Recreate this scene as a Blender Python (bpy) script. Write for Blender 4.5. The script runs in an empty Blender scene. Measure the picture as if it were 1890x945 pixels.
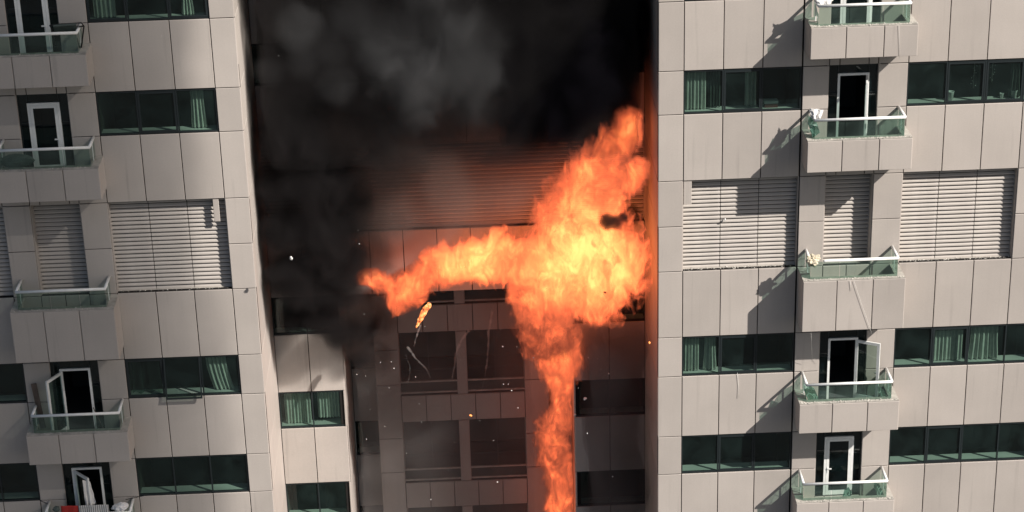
import bpy, bmesh, math, random
from mathutils import Vector, Matrix, Euler, noise
random.seed(7)
R = math.radians
scn = bpy.context.scene
C = scn.collection

# ------------------------------------------------------------------ camera, sky, sun, exposure
FPX, CAM = 3877.84, Vector((-5.7367, -55.9791, 26.5755))
PITCH, YAW, ROLL = 0.4012, 0.0267, -0.0283
fwd = Vector((math.sin(YAW)*math.cos(PITCH), math.cos(YAW)*math.cos(PITCH), -math.sin(PITCH)))
rt0 = Vector((math.cos(YAW), -math.sin(YAW), 0.0))
up0 = rt0.cross(fwd)
rgt = rt0*math.cos(ROLL) + up0*math.sin(ROLL)
upv = up0*math.cos(ROLL) - rt0*math.sin(ROLL)
cam = bpy.data.cameras.new('camera')
cam.sensor_width = 36.0
cam.lens = FPX/1890*36.0
cam.clip_end = 3000
camo = bpy.data.objects.new('camera', cam)
camo.matrix_world = Matrix(((rgt.x, upv.x, -fwd.x, CAM.x), (rgt.y, upv.y, -fwd.y, CAM.y), (rgt.z, upv.z, -fwd.z, CAM.z), (0, 0, 0, 1)))
C.objects.link(camo)
scn.camera = camo

SUN = Vector((1.45, -1.0, 1.40)).normalized()          # towards the sun
world = bpy.data.worlds.new('World')
scn.world = world
world.use_nodes = True
nt = world.node_tree
sky = nt.nodes.new('ShaderNodeTexSky')
sky.sky_type = 'NISHITA'
sky.sun_disc = False
sky.sun_elevation = math.asin(SUN.z)
sky.sun_rotation = math.atan2(SUN.x, SUN.y)
sky.air_density, sky.dust_density = 1.0, 2.0
nt.links.new(sky.outputs[0], nt.nodes['Background'].inputs[0])
nt.nodes['Background'].inputs[1].default_value = 0.05
sl = bpy.data.lights.new('sun', 'SUN')
sl.energy, sl.angle, sl.color = 4.6, R(0.55), (1.0, 0.95, 0.88)
so = bpy.data.objects.new('sun', sl)
so.rotation_euler = SUN.to_track_quat('Z', 'Y').to_euler()
so.location = SUN*80
C.objects.link(so)
vs = scn.view_settings
vs.view_transform, vs.look, vs.gamma, vs.use_curve_mapping = 'Standard', 'None', 1.0, False
vs.exposure = 0.55
cy = scn.cycles
cy.use_denoising = True
cy.max_bounces, cy.diffuse_bounces, cy.glossy_bounces = 6, 2, 2
cy.transmission_bounces, cy.transparent_max_bounces, cy.volume_bounces = 4, 24, 1
cy.volume_max_steps = 256
cy.caustics_reflective = cy.caustics_refractive = False
cy.sample_clamp_indirect = 6.0

# ------------------------------------------------------------------ helpers
def at(px, py, Y):
    """point of the plane at depth Y (metres) that lies on the line of sight of a pixel of the 1890x945 photograph"""
    d = fwd + rgt*((px-945)/FPX) + upv*((472.5-py)/FPX)
    return CAM + d*((Y-CAM.y)/d.y)

def tag(o, label, cat=None, group=None, kind=None):
    o['label'] = label
    if cat: o['category'] = cat
    if group: o['group'] = group
    if kind: o['kind'] = kind
    return o

def link(name, me, parent=None, loc=None):
    o = bpy.data.objects.new(name, me)
    C.objects.link(o)
    if parent: o.parent = parent
    if loc is not None: o.location = loc
    return o

def empty(name, loc=(0, 0, 0), parent=None):
    o = link(name, None, parent, loc)
    o.empty_display_size = 0.2
    return o

class MB:
    def __init__(s): s.v, s.f, s.sm = [], [], []
    def raw(s, vs_, fs, smooth=False):
        n = len(s.v)
        s.v += [tuple(v) for v in vs_]
        s.f += [tuple(i+n for i in f) for f in fs]
        s.sm += [smooth]*len(fs)
        return s
    def box(s, x0, x1, y0, y1, z0, z1):
        if x1 < x0: x0, x1 = x1, x0
        if y1 < y0: y0, y1 = y1, y0
        if z1 < z0: z0, z1 = z1, z0
        v = [(x0, y0, z0), (x1, y0, z0), (x1, y1, z0), (x0, y1, z0), (x0, y0, z1), (x1, y0, z1), (x1, y1, z1), (x0, y1, z1)]
        return s.raw(v, [(3, 2, 1, 0), (4, 5, 6, 7), (0, 1, 5, 4), (1, 2, 6, 5), (2, 3, 7, 6), (3, 0, 4, 7)])
    def bar(s, a, b, w, h, upd=(0, 0, 1)):
        a, b = Vector(a), Vector(b)
        d = (b-a).normalized()
        u = Vector(upd)
        if abs(d.dot(u)) > .99: u = Vector((0, 1, 0))
        r = d.cross(u).normalized()
        u = r.cross(d).normalized()
        v = []
        for p in (a, b):
            for i, j in ((-1, -1), (1, -1), (1, 1), (-1, 1)): v.append(p+r*(w/2*i)+u*(h/2*j))
        return s.raw(v, [(3, 2, 1, 0), (4, 5, 6, 7), (0, 1, 5, 4), (1, 2, 6, 5), (2, 3, 7, 6), (3, 0, 4, 7)])
    def tube(s, pts, rad, n=6):
        pts = [Vector(p) for p in pts]
        rs = rad if isinstance(rad, (list, tuple)) else [rad]*len(pts)
        vv, ff = [], []
        for i, p in enumerate(pts):
            d = (pts[min(i+1, len(pts)-1)]-pts[max(i-1, 0)]).normalized()
            u = Vector((0, 1, 0)) if abs(d.y) < .9 else Vector((1, 0, 0))
            a = d.cross(u).normalized()
            b = d.cross(a)
            for k in range(n):
                t = 2*math.pi*k/n
                vv.append(p+a*(rs[i]*math.cos(t))+b*(rs[i]*math.sin(t)))
        for i in range(len(pts)-1):
            for k in range(n):
                ff.append((i*n+k, i*n+(k+1) % n, (i+1)*n+(k+1) % n, (i+1)*n+k))
        ff.append(tuple(range(n))[::-1])
        ff.append(tuple(range((len(pts)-1)*n, len(pts)*n)))
        return s.raw(vv, ff, True)
    def chunk(s, p, r, seed):
        rr = random.Random(seed)
        pts = [(1, 0, 0), (-1, 0, 0), (0, 1, 0), (0, -1, 0), (0, 0, 1), (0, 0, -1)]
        q = Euler((rr.random()*6, rr.random()*6, rr.random()*6)).to_matrix()
        v = [Vector(p)+(q @ Vector(c))*(r*rr.uniform(.45, 1.25)) for c in pts]
        return s.raw(v, [(0, 2, 4), (2, 1, 4), (1, 3, 4), (3, 0, 4), (2, 0, 5), (1, 2, 5), (3, 1, 5), (0, 3, 5)])
    def mesh(s, name, mat):
        me = bpy.data.meshes.new(name)
        me.from_pydata(s.v, [], s.f)
        me.polygons.foreach_set('use_smooth', s.sm)
        me.materials.append(mat)
        me.update()
        return me
    def build(s, name, mat, parent=None, loc=None):
        return link(name, s.mesh(name, mat), parent, loc)

# ------------------------------------------------------------------ materials
def newmat(name):
    m = bpy.data.materials.new(name)
    m.use_nodes = True
    return m, m.node_tree.nodes, m.node_tree.links, m.node_tree.nodes['Principled BSDF']

def simple(name, col, rough=.6, spec=.3, metal=0.0, vary=0.0, scale=3.0, bump=0.0):
    m, n, l, b = newmat(name)
    b.inputs['Base Color'].default_value = (*col, 1)
    b.inputs['Roughness'].default_value = rough
    b.inputs['Specular IOR Level'].default_value = spec
    b.inputs['Metallic'].default_value = metal
    if vary or bump:
        tc = n.new('ShaderNodeTexCoord')
        nz = n.new('ShaderNodeTexNoise')
        nz.inputs['Scale'].default_value = scale
        nz.inputs['Detail'].default_value = 6
        l.new(tc.outputs['Object'], nz.inputs['Vector'])
        if vary:
            mr = n.new('ShaderNodeMapRange')
            mr.inputs[1].default_value, mr.inputs[2].default_value = .3, .7
            mr.inputs[3].default_value, mr.inputs[4].default_value = 1-vary, 1+vary
            mx = n.new('ShaderNodeMix'); mx.data_type = 'RGBA'; mx.blend_type = 'MULTIPLY'
            mx.inputs[0].default_value = 1
            mx.inputs[6].default_value = (*col, 1)
            l.new(nz.outputs[0], mr.inputs[0]); l.new(mr.outputs[0], mx.inputs[7]); l.new(mx.outputs[2], b.inputs['Base Color'])
        if bump:
            bp = n.new('ShaderNodeBump'); bp.inputs['Strength'].default_value = bump; bp.inputs['Distance'].default_value = .02
            l.new(nz.outputs[0], bp.inputs['Height']); l.new(bp.outputs[0], b.inputs['Normal'])
    return m

def panel_material():
    m, n, l, b = newmat('clad_panel')
    b.inputs['Roughness'].default_value = .5
    b.inputs['Specular IOR Level'].default_value = .35
    tc = n.new('ShaderNodeTexCoord'); oi = n.new('ShaderNodeObjectInfo'); geo = n.new('ShaderNodeNewGeometry')
    big = n.new('ShaderNodeTexNoise'); big.inputs['Scale'].default_value = .55; big.inputs['Detail'].default_value = 5
    l.new(geo.outputs['Position'], big.inputs['Vector'])
    mp = n.new('ShaderNodeMapping'); mp.inputs['Scale'].default_value = (9, 9, .45)
    l.new(geo.outputs['Position'], mp.inputs[0])
    st = n.new('ShaderNodeTexNoise'); st.inputs['Scale'].default_value = 1.0; st.inputs['Detail'].default_value = 7
    l.new(mp.outputs[0], st.inputs['Vector'])
    fine = n.new('ShaderNodeTexNoise'); fine.inputs['Scale'].default_value = 24; fine.inputs['Detail'].default_value = 4
    l.new(geo.outputs['Position'], fine.inputs['Vector'])
    def rng(src, a, c, lo, hi):
        r_ = n.new('ShaderNodeMapRange')
        for i, v in enumerate((a, c, lo, hi)): r_.inputs[i+1].default_value = v
        l.new(src, r_.inputs[0]); return r_.outputs[0]
    def mul(a, c):
        k = n.new('ShaderNodeMath'); k.operation = 'MULTIPLY'; l.new(a, k.inputs[0]); l.new(c, k.inputs[1]); return k.outputs[0]
    t = mul(mul(rng(big.outputs[0], .3, .7, .93, 1.06), rng(st.outputs[0], .3, .75, 1.008, .98)), mul(rng(oi.outputs['Random'], 0, 1, .925, 1.055), rng(fine.outputs[0], .3, .7, .97, 1.03)))
    mx = n.new('ShaderNodeMix'); mx.data_type = 'RGBA'; mx.blend_type = 'MULTIPLY'; mx.inputs[0].default_value = 1
    mx.inputs[6].default_value = (.457, .408, .372, 1)
    l.new(t, mx.inputs[7])
    dr = n.new('ShaderNodeTexNoise'); dr.inputs['Scale'].default_value = 1.0; dr.inputs['Detail'].default_value = 5
    mp3 = n.new('ShaderNodeMapping'); mp3.inputs['Scale'].default_value = (5.5, 5.5, .28); mp3.inputs['Location'].default_value = (1.7, 3, 4.1)
    l.new(geo.outputs['Position'], mp3.inputs[0]); l.new(mp3.outputs[0], dr.inputs['Vector'])
    t = mul(t, rng(dr.outputs[0], .60, .74, 1.0, .86))
    l.new(t, mx.inputs[7])
    # pale scuffs and splashes where debris struck
    sp = n.new('ShaderNodeTexNoise'); sp.inputs['Scale'].default_value = 2.6; sp.inputs['Detail'].default_value = 9; sp.inputs['Roughness'].default_value = .62
    mp2 = n.new('ShaderNodeMapping'); mp2.inputs['Scale'].default_value = (2.6, 2.6, .8); mp2.inputs['Location'].default_value = (3.1, 0, 7.7)
    l.new(geo.outputs['Position'], mp2.inputs[0]); l.new(mp2.outputs[0], sp.inputs['Vector'])
    m2 = n.new('ShaderNodeMix'); m2.data_type = 'RGBA'
    l.new(rng(sp.outputs[0], .705, .74, 0, .4), m2.inputs[0]); l.new(mx.outputs[2], m2.inputs[6]); m2.inputs[7].default_value = (.62, .58, .53, 1)
    l.new(m2.outputs[2], b.inputs['Base Color'])
    bp = n.new('ShaderNodeBump'); bp.inputs['Strength'].default_value = .12; bp.inputs['Distance'].default_value = .05
    l.new(big.outputs[0], bp.inputs['Height']); l.new(bp.outputs[0], b.inputs['Normal'])
    l.new(rng(st.outputs[0], .3, .7, .47, .57), b.inputs['Roughness'])
    return m

def glass_material(name, tint, film=.06, filmcol=(.05, .11, .095), crack=False):
    m = bpy.data.materials.new(name); m.use_nodes = True
    n, l = m.node_tree.nodes, m.node_tree.links
    n.remove(n['Principled BSDF'])
    out = n['Material Output']
    tr = n.new('ShaderNodeBsdfTransparent'); tr.inputs[0].default_value = (*tint, 1)
    df = n.new('ShaderNodeBsdfDiffuse'); df.inputs[0].default_value = (*filmcol, 1)
    gl = n.new('ShaderNodeBsdfGlossy'); gl.inputs['Roughness'].default_value = .02; gl.inputs[0].default_value = (.9, .95, .93, 1)
    fr = n.new('ShaderNodeFresnel'); fr.inputs[0].default_value = 1.5
    m1 = n.new('ShaderNodeMixShader'); m2 = n.new('ShaderNodeMixShader')
    l.new(tr.outputs[0], m1.inputs[1]); l.new(df.outputs[0], m1.inputs[2])
    geo = n.new('ShaderNodeNewGeometry')
    nz = n.new('ShaderNodeTexNoise'); nz.inputs['Scale'].default_value = 1.3; nz.inputs['Detail'].default_value = 6; nz.inputs['Distortion'].default_value = .6
    l.new(geo.outputs['Position'], nz.inputs['Vector'])
    r_ = n.new('ShaderNodeMapRange')
    for i, v in enumerate((.3, .75, film*.3, film*2.2)): r_.inputs[i+1].default_value = v
    l.new(nz.outputs[0], r_.inputs[0]); l.new(r_.outputs[0], m1.inputs[0])
    last = m1
    if crack:
        vo = n.new('ShaderNodeTexVoronoi'); vo.feature = 'DISTANCE_TO_EDGE'; vo.inputs['Scale'].default_value = 7
        mp = n.new('ShaderNodeMapping'); mp.inputs['Scale'].default_value = (1, 1.2, .45); mp.inputs['Rotation'].default_value = (.3, .35, 0)
        l.new(geo.outputs['Position'], mp.inputs[0]); l.new(mp.outputs[0], vo.inputs['Vector'])
        rc = n.new('ShaderNodeMapRange')
        for i, v in enumerate((.0, .06, .75, .05)): rc.inputs[i+1].default_value = v
        l.new(vo.outputs[0], rc.inputs[0])
        d2 = n.new('ShaderNodeBsdfDiffuse'); d2.inputs[0].default_value = (.45, .58, .52, 1)
        m3 = n.new('ShaderNodeMixShader'); l.new(rc.outputs[0], m3.inputs[0]); l.new(m1.outputs[0], m3.inputs[1]); l.new(d2.outputs[0], m3.inputs[2])
        last = m3
    iv = n.new('ShaderNodeMapRange'); iv.inputs[3].default_value, iv.inputs[4].default_value = 1.5, 1/1.5     # same index from both faces of the thin pane
    l.new(geo.outputs['Backfacing'], iv.inputs[0]); l.new(iv.outputs[0], fr.inputs[0])
    l.new(fr.outputs[0], m2.inputs[0]); l.new(last.outputs[0], m2.inputs[1]); l.new(gl.outputs[0], m2.inputs[2])
    l.new(m2.outputs[0], out.inputs['Surface'])
    return m

M_panel = panel_material()
M_joint = simple('joint_backing', (.022, .02, .019), .9, .1)
M_conc = simple('concrete', (.42, .39, .35), .9, .1, vary=.25, scale=5, bump=.5)
M_rubble = simple('rubble', (.55, .52, .47), .9, .1, vary=.3, scale=12)
M_white = simple('white_paint', (.80, .80, .78), .35, .5, vary=.06, scale=6)
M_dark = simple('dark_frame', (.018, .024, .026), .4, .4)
M_slat = simple('louvre_slat', (.45, .408, .372), .5, .3, vary=.08, scale=2)
M_slatback = simple('louvre_plenum', (.03, .028, .028), .9, .1)
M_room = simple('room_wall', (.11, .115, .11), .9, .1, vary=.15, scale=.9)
M_ledge = simple('inside_ledge', (.74, .73, .70), .7, .2)
M_curtain = simple('curtain_cloth', (.62, .62, .57), .9, .05, vary=.12, scale=8)
M_dcurtain = simple('dark_curtain_cloth', (.10, .12, .11), .9, .05, vary=.2, scale=8)
M_glass = glass_material('window_glass', (.425, .54, .49), .09, (.05, .09, .083))
M_clear = glass_material('guard_glass', (.60, .73, .67), .12, (.16, .24, .21))
M_crack = glass_material('cracked_glass', (.40, .56, .50), .10, (.14, .24, .20), crack=True)
M_dglass = glass_material('door_side_glass', (.16, .25, .27), .10, (.025, .05, .06))
M_ground = simple('street_paving', (.075, .075, .074), .9, .2, vary=.25, scale=.05)

# ------------------------------------------------------------------ the lattice of the facade (metres)
Zr = {'A': 10.25, 'B': 8.24, 'C': 6.95, 'D': 4.94, 'E': 3.53, 'F': 2.12, 'G': 0.0, 'H': -1.29, 'I': -3.30, 'J': -4.59, 'K': -6.60, 'L': -7.89, 'M': -9.90, 'N': -11.19}
A, B, Cz, D, Ez, F, G, H, I, J, K, L_, M_, N_ = [Zr[k] for k in 'ABCDEFGHIJKLMN']
T0, T1 = 11.54, 13.55                      # top of the uppermost window row in view, and the joint above it
W = 1.1086
XL0, XL1, XLB, XLE = -11.685, -12.376, -15.702, -18.68
XR1, XRB, XRC = 0.719, 4.045, 7.048
P1, P2, P3 = 4.025, 6.85, 8.2
XA, XB = -9.5725, -2.27                    # the corners of the inner court
GAP = .024

street = MB().raw([(-900, -900, -44), (900, -900, -44), (900, 900, -44), (-900, 900, -44)], [(0, 1, 2, 3)]).build('ground', M_ground)
tag(street, 'grey paved street far below the building', kind='structure')

bld = empty('apartment_building', (-5, 4, -44))
tag(bld, 'tall beige panel-clad apartment building with two balconied wings and a burning recess between', 'building')
OFF = Vector((5, -4, 44))                  # world to building-local
def part(mb, name, mat, parent=None, at_=None):
    """a part of the building; at_ = its origin in world space (vertices of mb are then relative to it)"""
    p = parent or bld
    if p is bld:
        o = mb.build(name, mat, bld, (Vector(at_) if at_ else Vector((0, 0, 0)))+OFF)
    else:
        o = mb.build(name, mat, p, Vector(at_) if at_ else None)
    return o

_pm = {}
def panel_mesh(w, h):
    k = (round(w, 3), round(h, 3))
    if k not in _pm:
        c, t = .008, .045
        a, b_ = w/2, h/2
        v = [(-a, t, -b_), (a, t, -b_), (a, t, b_), (-a, t, b_), (-a, c, -b_), (a, c, -b_), (a, c, b_), (-a, c, b_),
             (-a+c, 0, -b_+c), (a-c, 0, -b_+c), (a-c, 0, b_-c), (-a+c, 0, b_-c)]
        f = [(0, 1, 5, 4), (1, 2, 6, 5), (2, 3, 7, 6), (3, 0, 4, 7), (4, 5, 9, 8), (5, 6, 10, 9), (6, 7, 11, 10), (7, 4, 8, 11), (8, 9, 10, 11), (3, 2, 1, 0)]
        _pm[k] = MB().raw(v, f).mesh('panel', M_panel)
    return _pm[k]

backing = MB()
prng = random.Random(3)
def panel(u0, u1, z0, z1, p, face='front', parent=None, back=True, name='panel', org=None, gl=GAP/2, gr=GAP/2):
    """a cladding panel. face front: plane y=p looking to -y. 'right': plane x=p looking to +x, u along y. 'left': x=p looking to -x"""
    z0, z1 = min(z0, z1), max(z0, z1)
    u0, u1 = min(u0, u1), max(u0, u1)
    me = panel_mesh(u1-u0-gl-gr, z1-z0-GAP)
    uc, zc = (u0+gl+u1-gr)/2, (z0+z1)/2
    j = prng.uniform(-.003, .003)
    t = (prng.uniform(-.0016, .0016), 0, prng.uniform(-.002, .002))
    if face == 'front':
        loc = Vector((uc, p+j, zc)); rz = 0
        if back: backing.box(u0, u1, p+.05, p+.17, z0, z1)
    elif face == 'right':
        loc = Vector((p+j, uc, zc)); rz = math.pi/2
        if back: backing.box(p-.17, p-.05, u0+.05, u1+.04, z0, z1)
    else:
        loc = Vector((p+j, uc, zc)); rz = -math.pi/2
        if back: backing.box(p+.05, p+.17, u0+.05, u1+.04, z0, z1)
    o = link(name, me, parent or bld)
    o.location = loc+OFF if (parent or bld) is bld else loc-Vector(org or (0, 0, 0))
    o.rotation_euler = (t[0], 0, rz+t[2])
    return o

# ------------------------------------------------------------------ windows
_panes = {}
def pane_mesh(w, h, mat):
    k = (round(w, 3), round(h, 3), mat.name)
    if k not in _panes:
        _panes[k] = MB().raw([(-w/2, 0, -h/2), (w/2, 0, -h/2), (w/2, 0, h/2), (-w/2, 0, h/2)], [(0, 1, 2, 3)]).mesh('pane', mat)
    return _panes[k]

def window(x0, ncol, z0, z1, p, w=W, sashes=(), open_=None, depth=2.6, blank=False, ledge=True, room=None, glass=None, below=.95):
    """a band of panes; z0 = bottom, z1 = top, p = facade plane"""
    x1 = x0+ncol*w
    org = Vector(((x0+x1)/2, p, z0))
    root = empty('window', org+OFF, bld)
    y = .055
    def q(mb, name, mat): return mb.build(name, mat, root)
    ox = x0-org.x
    h = z1-z0
    m = MB()
    m.box(ox, -ox, y-.02, y+.05, .012, .05).box(ox, -ox, y-.02, y+.05, h-.05, h-.012)
    m.box(ox+.004, ox+.035, y-.02, y+.05, .05, h-.05).box(-ox-.035, -ox-.004, y-.02, y+.05, .05, h-.05)
    q(m, 'frame', M_dark)
    for k in range(1, ncol):
        q(MB().box(ox+k*w-.02, ox+k*w+.02, y-.025, y+.05, .05, h-.05), 'mullion', M_dark)
    for k in range(ncol):
        cx = ox+(k+.5)*w
        if open_ == k:
            s = empty('sash', (cx, y-.03, h-.04), root)     # top-hung sash pushed open
            s.rotation_euler = (R(-9), 0, 0)
            g = link('pane', pane_mesh(w-.10, h-.08, glass or M_glass), root)
            g.matrix_world = Matrix.Identity(4)
            g.location = (cx, y-.03-math.sin(R(9))*(h-.08)/2, h-.04-(h-.08)/2*math.cos(R(9))); g.rotation_euler = (R(-9), 0, 0)
            bpy.data.objects.remove(s)
            fm = MB().box(-w/2+.02, w/2-.02, -.02, .02, -h+.03, -h+.075).box(-w/2+.02, -w/2+.06, -.02, .02, -h+.075, 0).box(w/2-.06, w/2-.02, -.02, .02, -h+.075, 0)
            fo = q(fm, 'sash', M_dark); fo.location = (cx, y-.03, h-.04); fo.rotation_euler = (R(-9), 0, 0)
            continue
        g = link('pane', pane_mesh(w-.03, h-.09, glass or M_glass), root)
        g.location = (cx, y+.012, h/2)
        g.rotation_euler = (prng.uniform(-.006, .006), 0, prng.uniform(-.008, .008))
        if k in sashes:
            e = w/2-.03
            fm = MB().box(cx-e, cx+e, y-.03, y+.01, .055, .10).box(cx-e, cx+e, y-.03, y+.01, h-.10, h-.055).box(cx-e, cx-e+.05, y-.03, y+.01, .10, h-.10).box(cx+e-.05, cx+e, y-.03, y+.01, .10, h-.10)
            q(fm, 'sash', M_dark)
    # the room behind: floor, ceiling, walls, seen through the glass
    zf, zt = -below, h+.45
    X0, X1, Y0, Y1 = ox+.02, -ox-.02, y+.09, depth
    v = [(X0, Y0, zf), (X1, Y0, zf), (X1, Y1, zf), (X0, Y1, zf), (X0, Y0, zt), (X1, Y0, zt), (X1, Y1, zt), (X0, Y1, zt)]
    mr = MB().raw(v, [(0, 1, 2, 3), (7, 6, 5, 4), (3, 2, 6, 7), (0, 3, 7, 4), (2, 1, 5, 6)])
    mr.raw([(X0, Y0, zf), (X1, Y0, zf), (X1, Y0, 0), (X0, Y0, 0)], [(3, 2, 1, 0)])
    mr.raw([(X0, Y0, h), (X1, Y0, h), (X1, Y0, zt), (X0, Y0, zt)], [(3, 2, 1, 0)])
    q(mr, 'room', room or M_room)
    if ledge:
        q(MB().box(X0+.003, X1-.003, Y0+.003, Y0+.36, -.04, .035), 'ledge', M_ledge)
    return root

# ------------------------------------------------------------------ louvres
_sl = {}
def louvre(x0, x1, z0, z1, p, inset=.25, segs=3, jamb=True):
    org = Vector(((x0+x1)/2, p, z0))
    root = empty('louvre', org+OFF, bld)
    w, h = x1-x0, z1-z0
    n = max(3, round(h/.1265))
    st = h/n
    key = (round(w, 3), round(st, 4), segs)
    if key not in _sl:
        m = MB()
        for s in range(segs):
            a = -w/2+.012+s*(w-.024)/segs+(.009 if s else 0)
            b = -w/2+.012+(s+1)*(w-.024)/segs-(.009 if s < segs-1 else 0)
            # a blade that slopes down and out, with a small lip
            pr = [(0, -.050), (.004, -.012), (.050, .040), (.056, .034), (.012, -.018), (.007, -.054)]
            k = len(pr)
            v = [(a, y, z) for y, z in pr]+[(b, y, z) for y, z in pr]
            f = [(i, (i+1) % k, k+(i+1) % k, k+i) for i in range(k)]+[tuple(range(k))[::-1], tuple(range(k, 2*k))]
            m.raw(v, [tuple(reversed(q_)) for q_ in f])
        _sl[key] = m.mesh('slat', M_slat)
    for i in range(n):
        o = link('slat', _sl[key], root, (0, inset-.02+prng.uniform(-.003, .003), (i+.33)*st))
        o.rotation_euler = (prng.uniform(-.03, .03), prng.uniform(-.0008, .0008), 0)
    MB().box(-w/2, w/2, inset+.12, inset+.16, -.05, h+.05).build('back_plate', M_slatback, root)
    m = MB()
    for s in range(1, segs):
        x = -w/2+s*w/segs
        m.box(x-.015, x+.015, inset+.075, inset+.118, .003, h-.003)
    if segs > 1: m.build('mullion', M_slatback, root)
    # lined reveal and concrete sill
    MB().box(-w/2-.001, w/2+.001, .052, inset+.118, -.12, -.004).build('sill', M_conc, root)
    if jamb:
        for sx in (-1, 1):
            MB().box(sx*(w/2-.011), sx*(w/2+.006), .046, inset+.118, 0, h).build('jamb', M_panel, root)
    MB().box(-w/2, w/2, .052, inset+.118, h+.004, h+.1).build('head', M_joint, root)
    return root

# ------------------------------------------------------------------ balcony doors
def door(x0, x1, zt, zf, leaf, hinge, cloth=False):
    """the glazed recess behind a balcony; zt head, zf floor. leaf: opening angle in degrees, hinge -1 left / +1 right"""
    org = Vector(((x0+x1)/2, 0, zf))
    root = empty('balcony_door', org+OFF, bld)
    w, h = x1-x0, zt-zf
    y = .12
    dx0, dx1, dz = -.42, .42, h-.30
    if abs(x0-4.82) < .01: dx0, dx1 = -.40, .43
    q = lambda mb, n, m: mb.build(n, m, root)
    # dark glazed surround: two side lights and a head light, thin frame bars
    m = MB().box(-w/2, -w/2+.03, y-.03, y+.03, 0, h).box(w/2-.03, w/2, y-.03, y+.03, 0, h).box(-w/2+.03, w/2-.03, y-.03, y+.03, h-.04, h)
    for xx in (dx0, dx1):
        m.box(xx-.012+(-.02 if xx < 0 else .02), xx+.012+(-.02 if xx < 0 else .02), y-.025, y+.03, dz+.03, h-.04)
    m.box(-w/2+.03, dx0-.03, y-.02, y+.02, h*.62, h*.62+.02).box(dx1+.03, w/2-.03, y-.02, y+.02, h*.62, h*.62+.02)
    q(m, 'surround', M_dark)
    for a, b, c, d in ((-w/2+.03, dx0-.03, 0, h-.04), (dx1+.03, w/2-.03, 0, h-.04), (dx0-.03, dx1+.03, dz+.03, h-.04)):
        g = link('pane', pane_mesh(b-a, d-c, M_dglass), root, ((a+b)/2, y+.005, (c+d)/2))
    f = MB().box(dx0-.03, dx0+.035, y-.05, y+.05, 0, dz+.03).box(dx1-.035, dx1+.03, y-.05, y+.05, 0, dz+.03).box(dx0+.035, dx1-.035, y-.05, y+.05, dz-.035, dz+.03)
    q(f, 'frame', M_white)
    lw, lh = dx1-dx0-.08, dz-.05
    o = empty('leaf', ((dx0+.04) if hinge < 0 else (dx1-.04), y-.045, .01), root)
    s = 1 if hinge < 0 else -1
    bpy.data.objects.remove(o)
    m = MB()
    e = .085
    X = lambda t: s*t
    for a, b, c, d in ((0, e, 0, lh), (lw-e, lw, 0, lh), (e, lw-e, 0, .14), (e, lw-e, lh-e, lh)):
        m.box(X(a), X(b), -.025, .025, c, d)
    m.box(X(.01), X(.03), -.035, -.025, lh*.86, lh*.9).box(X(.01), X(.03), -.035, -.025, lh*.70, lh*.74)
    # handle
    m.box(X(lw-.055), X(lw-.03), -.04, -.025, lh*.40, lh*.50).box(X(lw-.16), X(lw-.03), -.055, -.04, lh*.465, lh*.485)
    lf = q(m, 'leaf', M_white)
    lf.location = ((dx0+.04) if hinge < 0 else (dx1-.04), y-.03, .012)
    lf.rotation_euler = (0, 0, -s*R(leaf))
    pm = MB().raw([(X(e), 0, .14), (X(lw-e), 0, .14), (X(lw-e), 0, lh-e), (X(e), 0, lh-e)], [(0, 1, 2, 3)])
    g = q(pm, 'pane', M_glass if abs(leaf) > 5 else M_dglass)
    g.location, g.rotation_euler = lf.location, lf.rotation_euler
    # dim room
    X0, X1, Y0, Y1 = -w/2+.002, w/2-.002, y+.06, 3.0
    v = [(X0, Y0, -.01), (X1, Y0, -.01), (X1, Y1, -.01), (X0, Y1, -.01), (X0, Y0, h), (X1, Y0, h), (X1, Y1, h), (X0, Y1, h)]
    q(MB().raw(v, [(0, 1, 2, 3), (7, 6, 5, 4), (3, 2, 6, 7), (0, 3, 7, 4), (2, 1, 5, 6)]), 'room', M_droom)
    q(MB().box(-w/2-.06, -w/2, .046, y+.06, 0, h), 'jamb', M_panel)
    q(MB().box(w/2, w/2+.06, .046, y+.06, 0, h), 'jamb', M_panel)
    return root

M_droom = simple('dark_room_wall', (.07, .07, .075), .9, .1)

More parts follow.
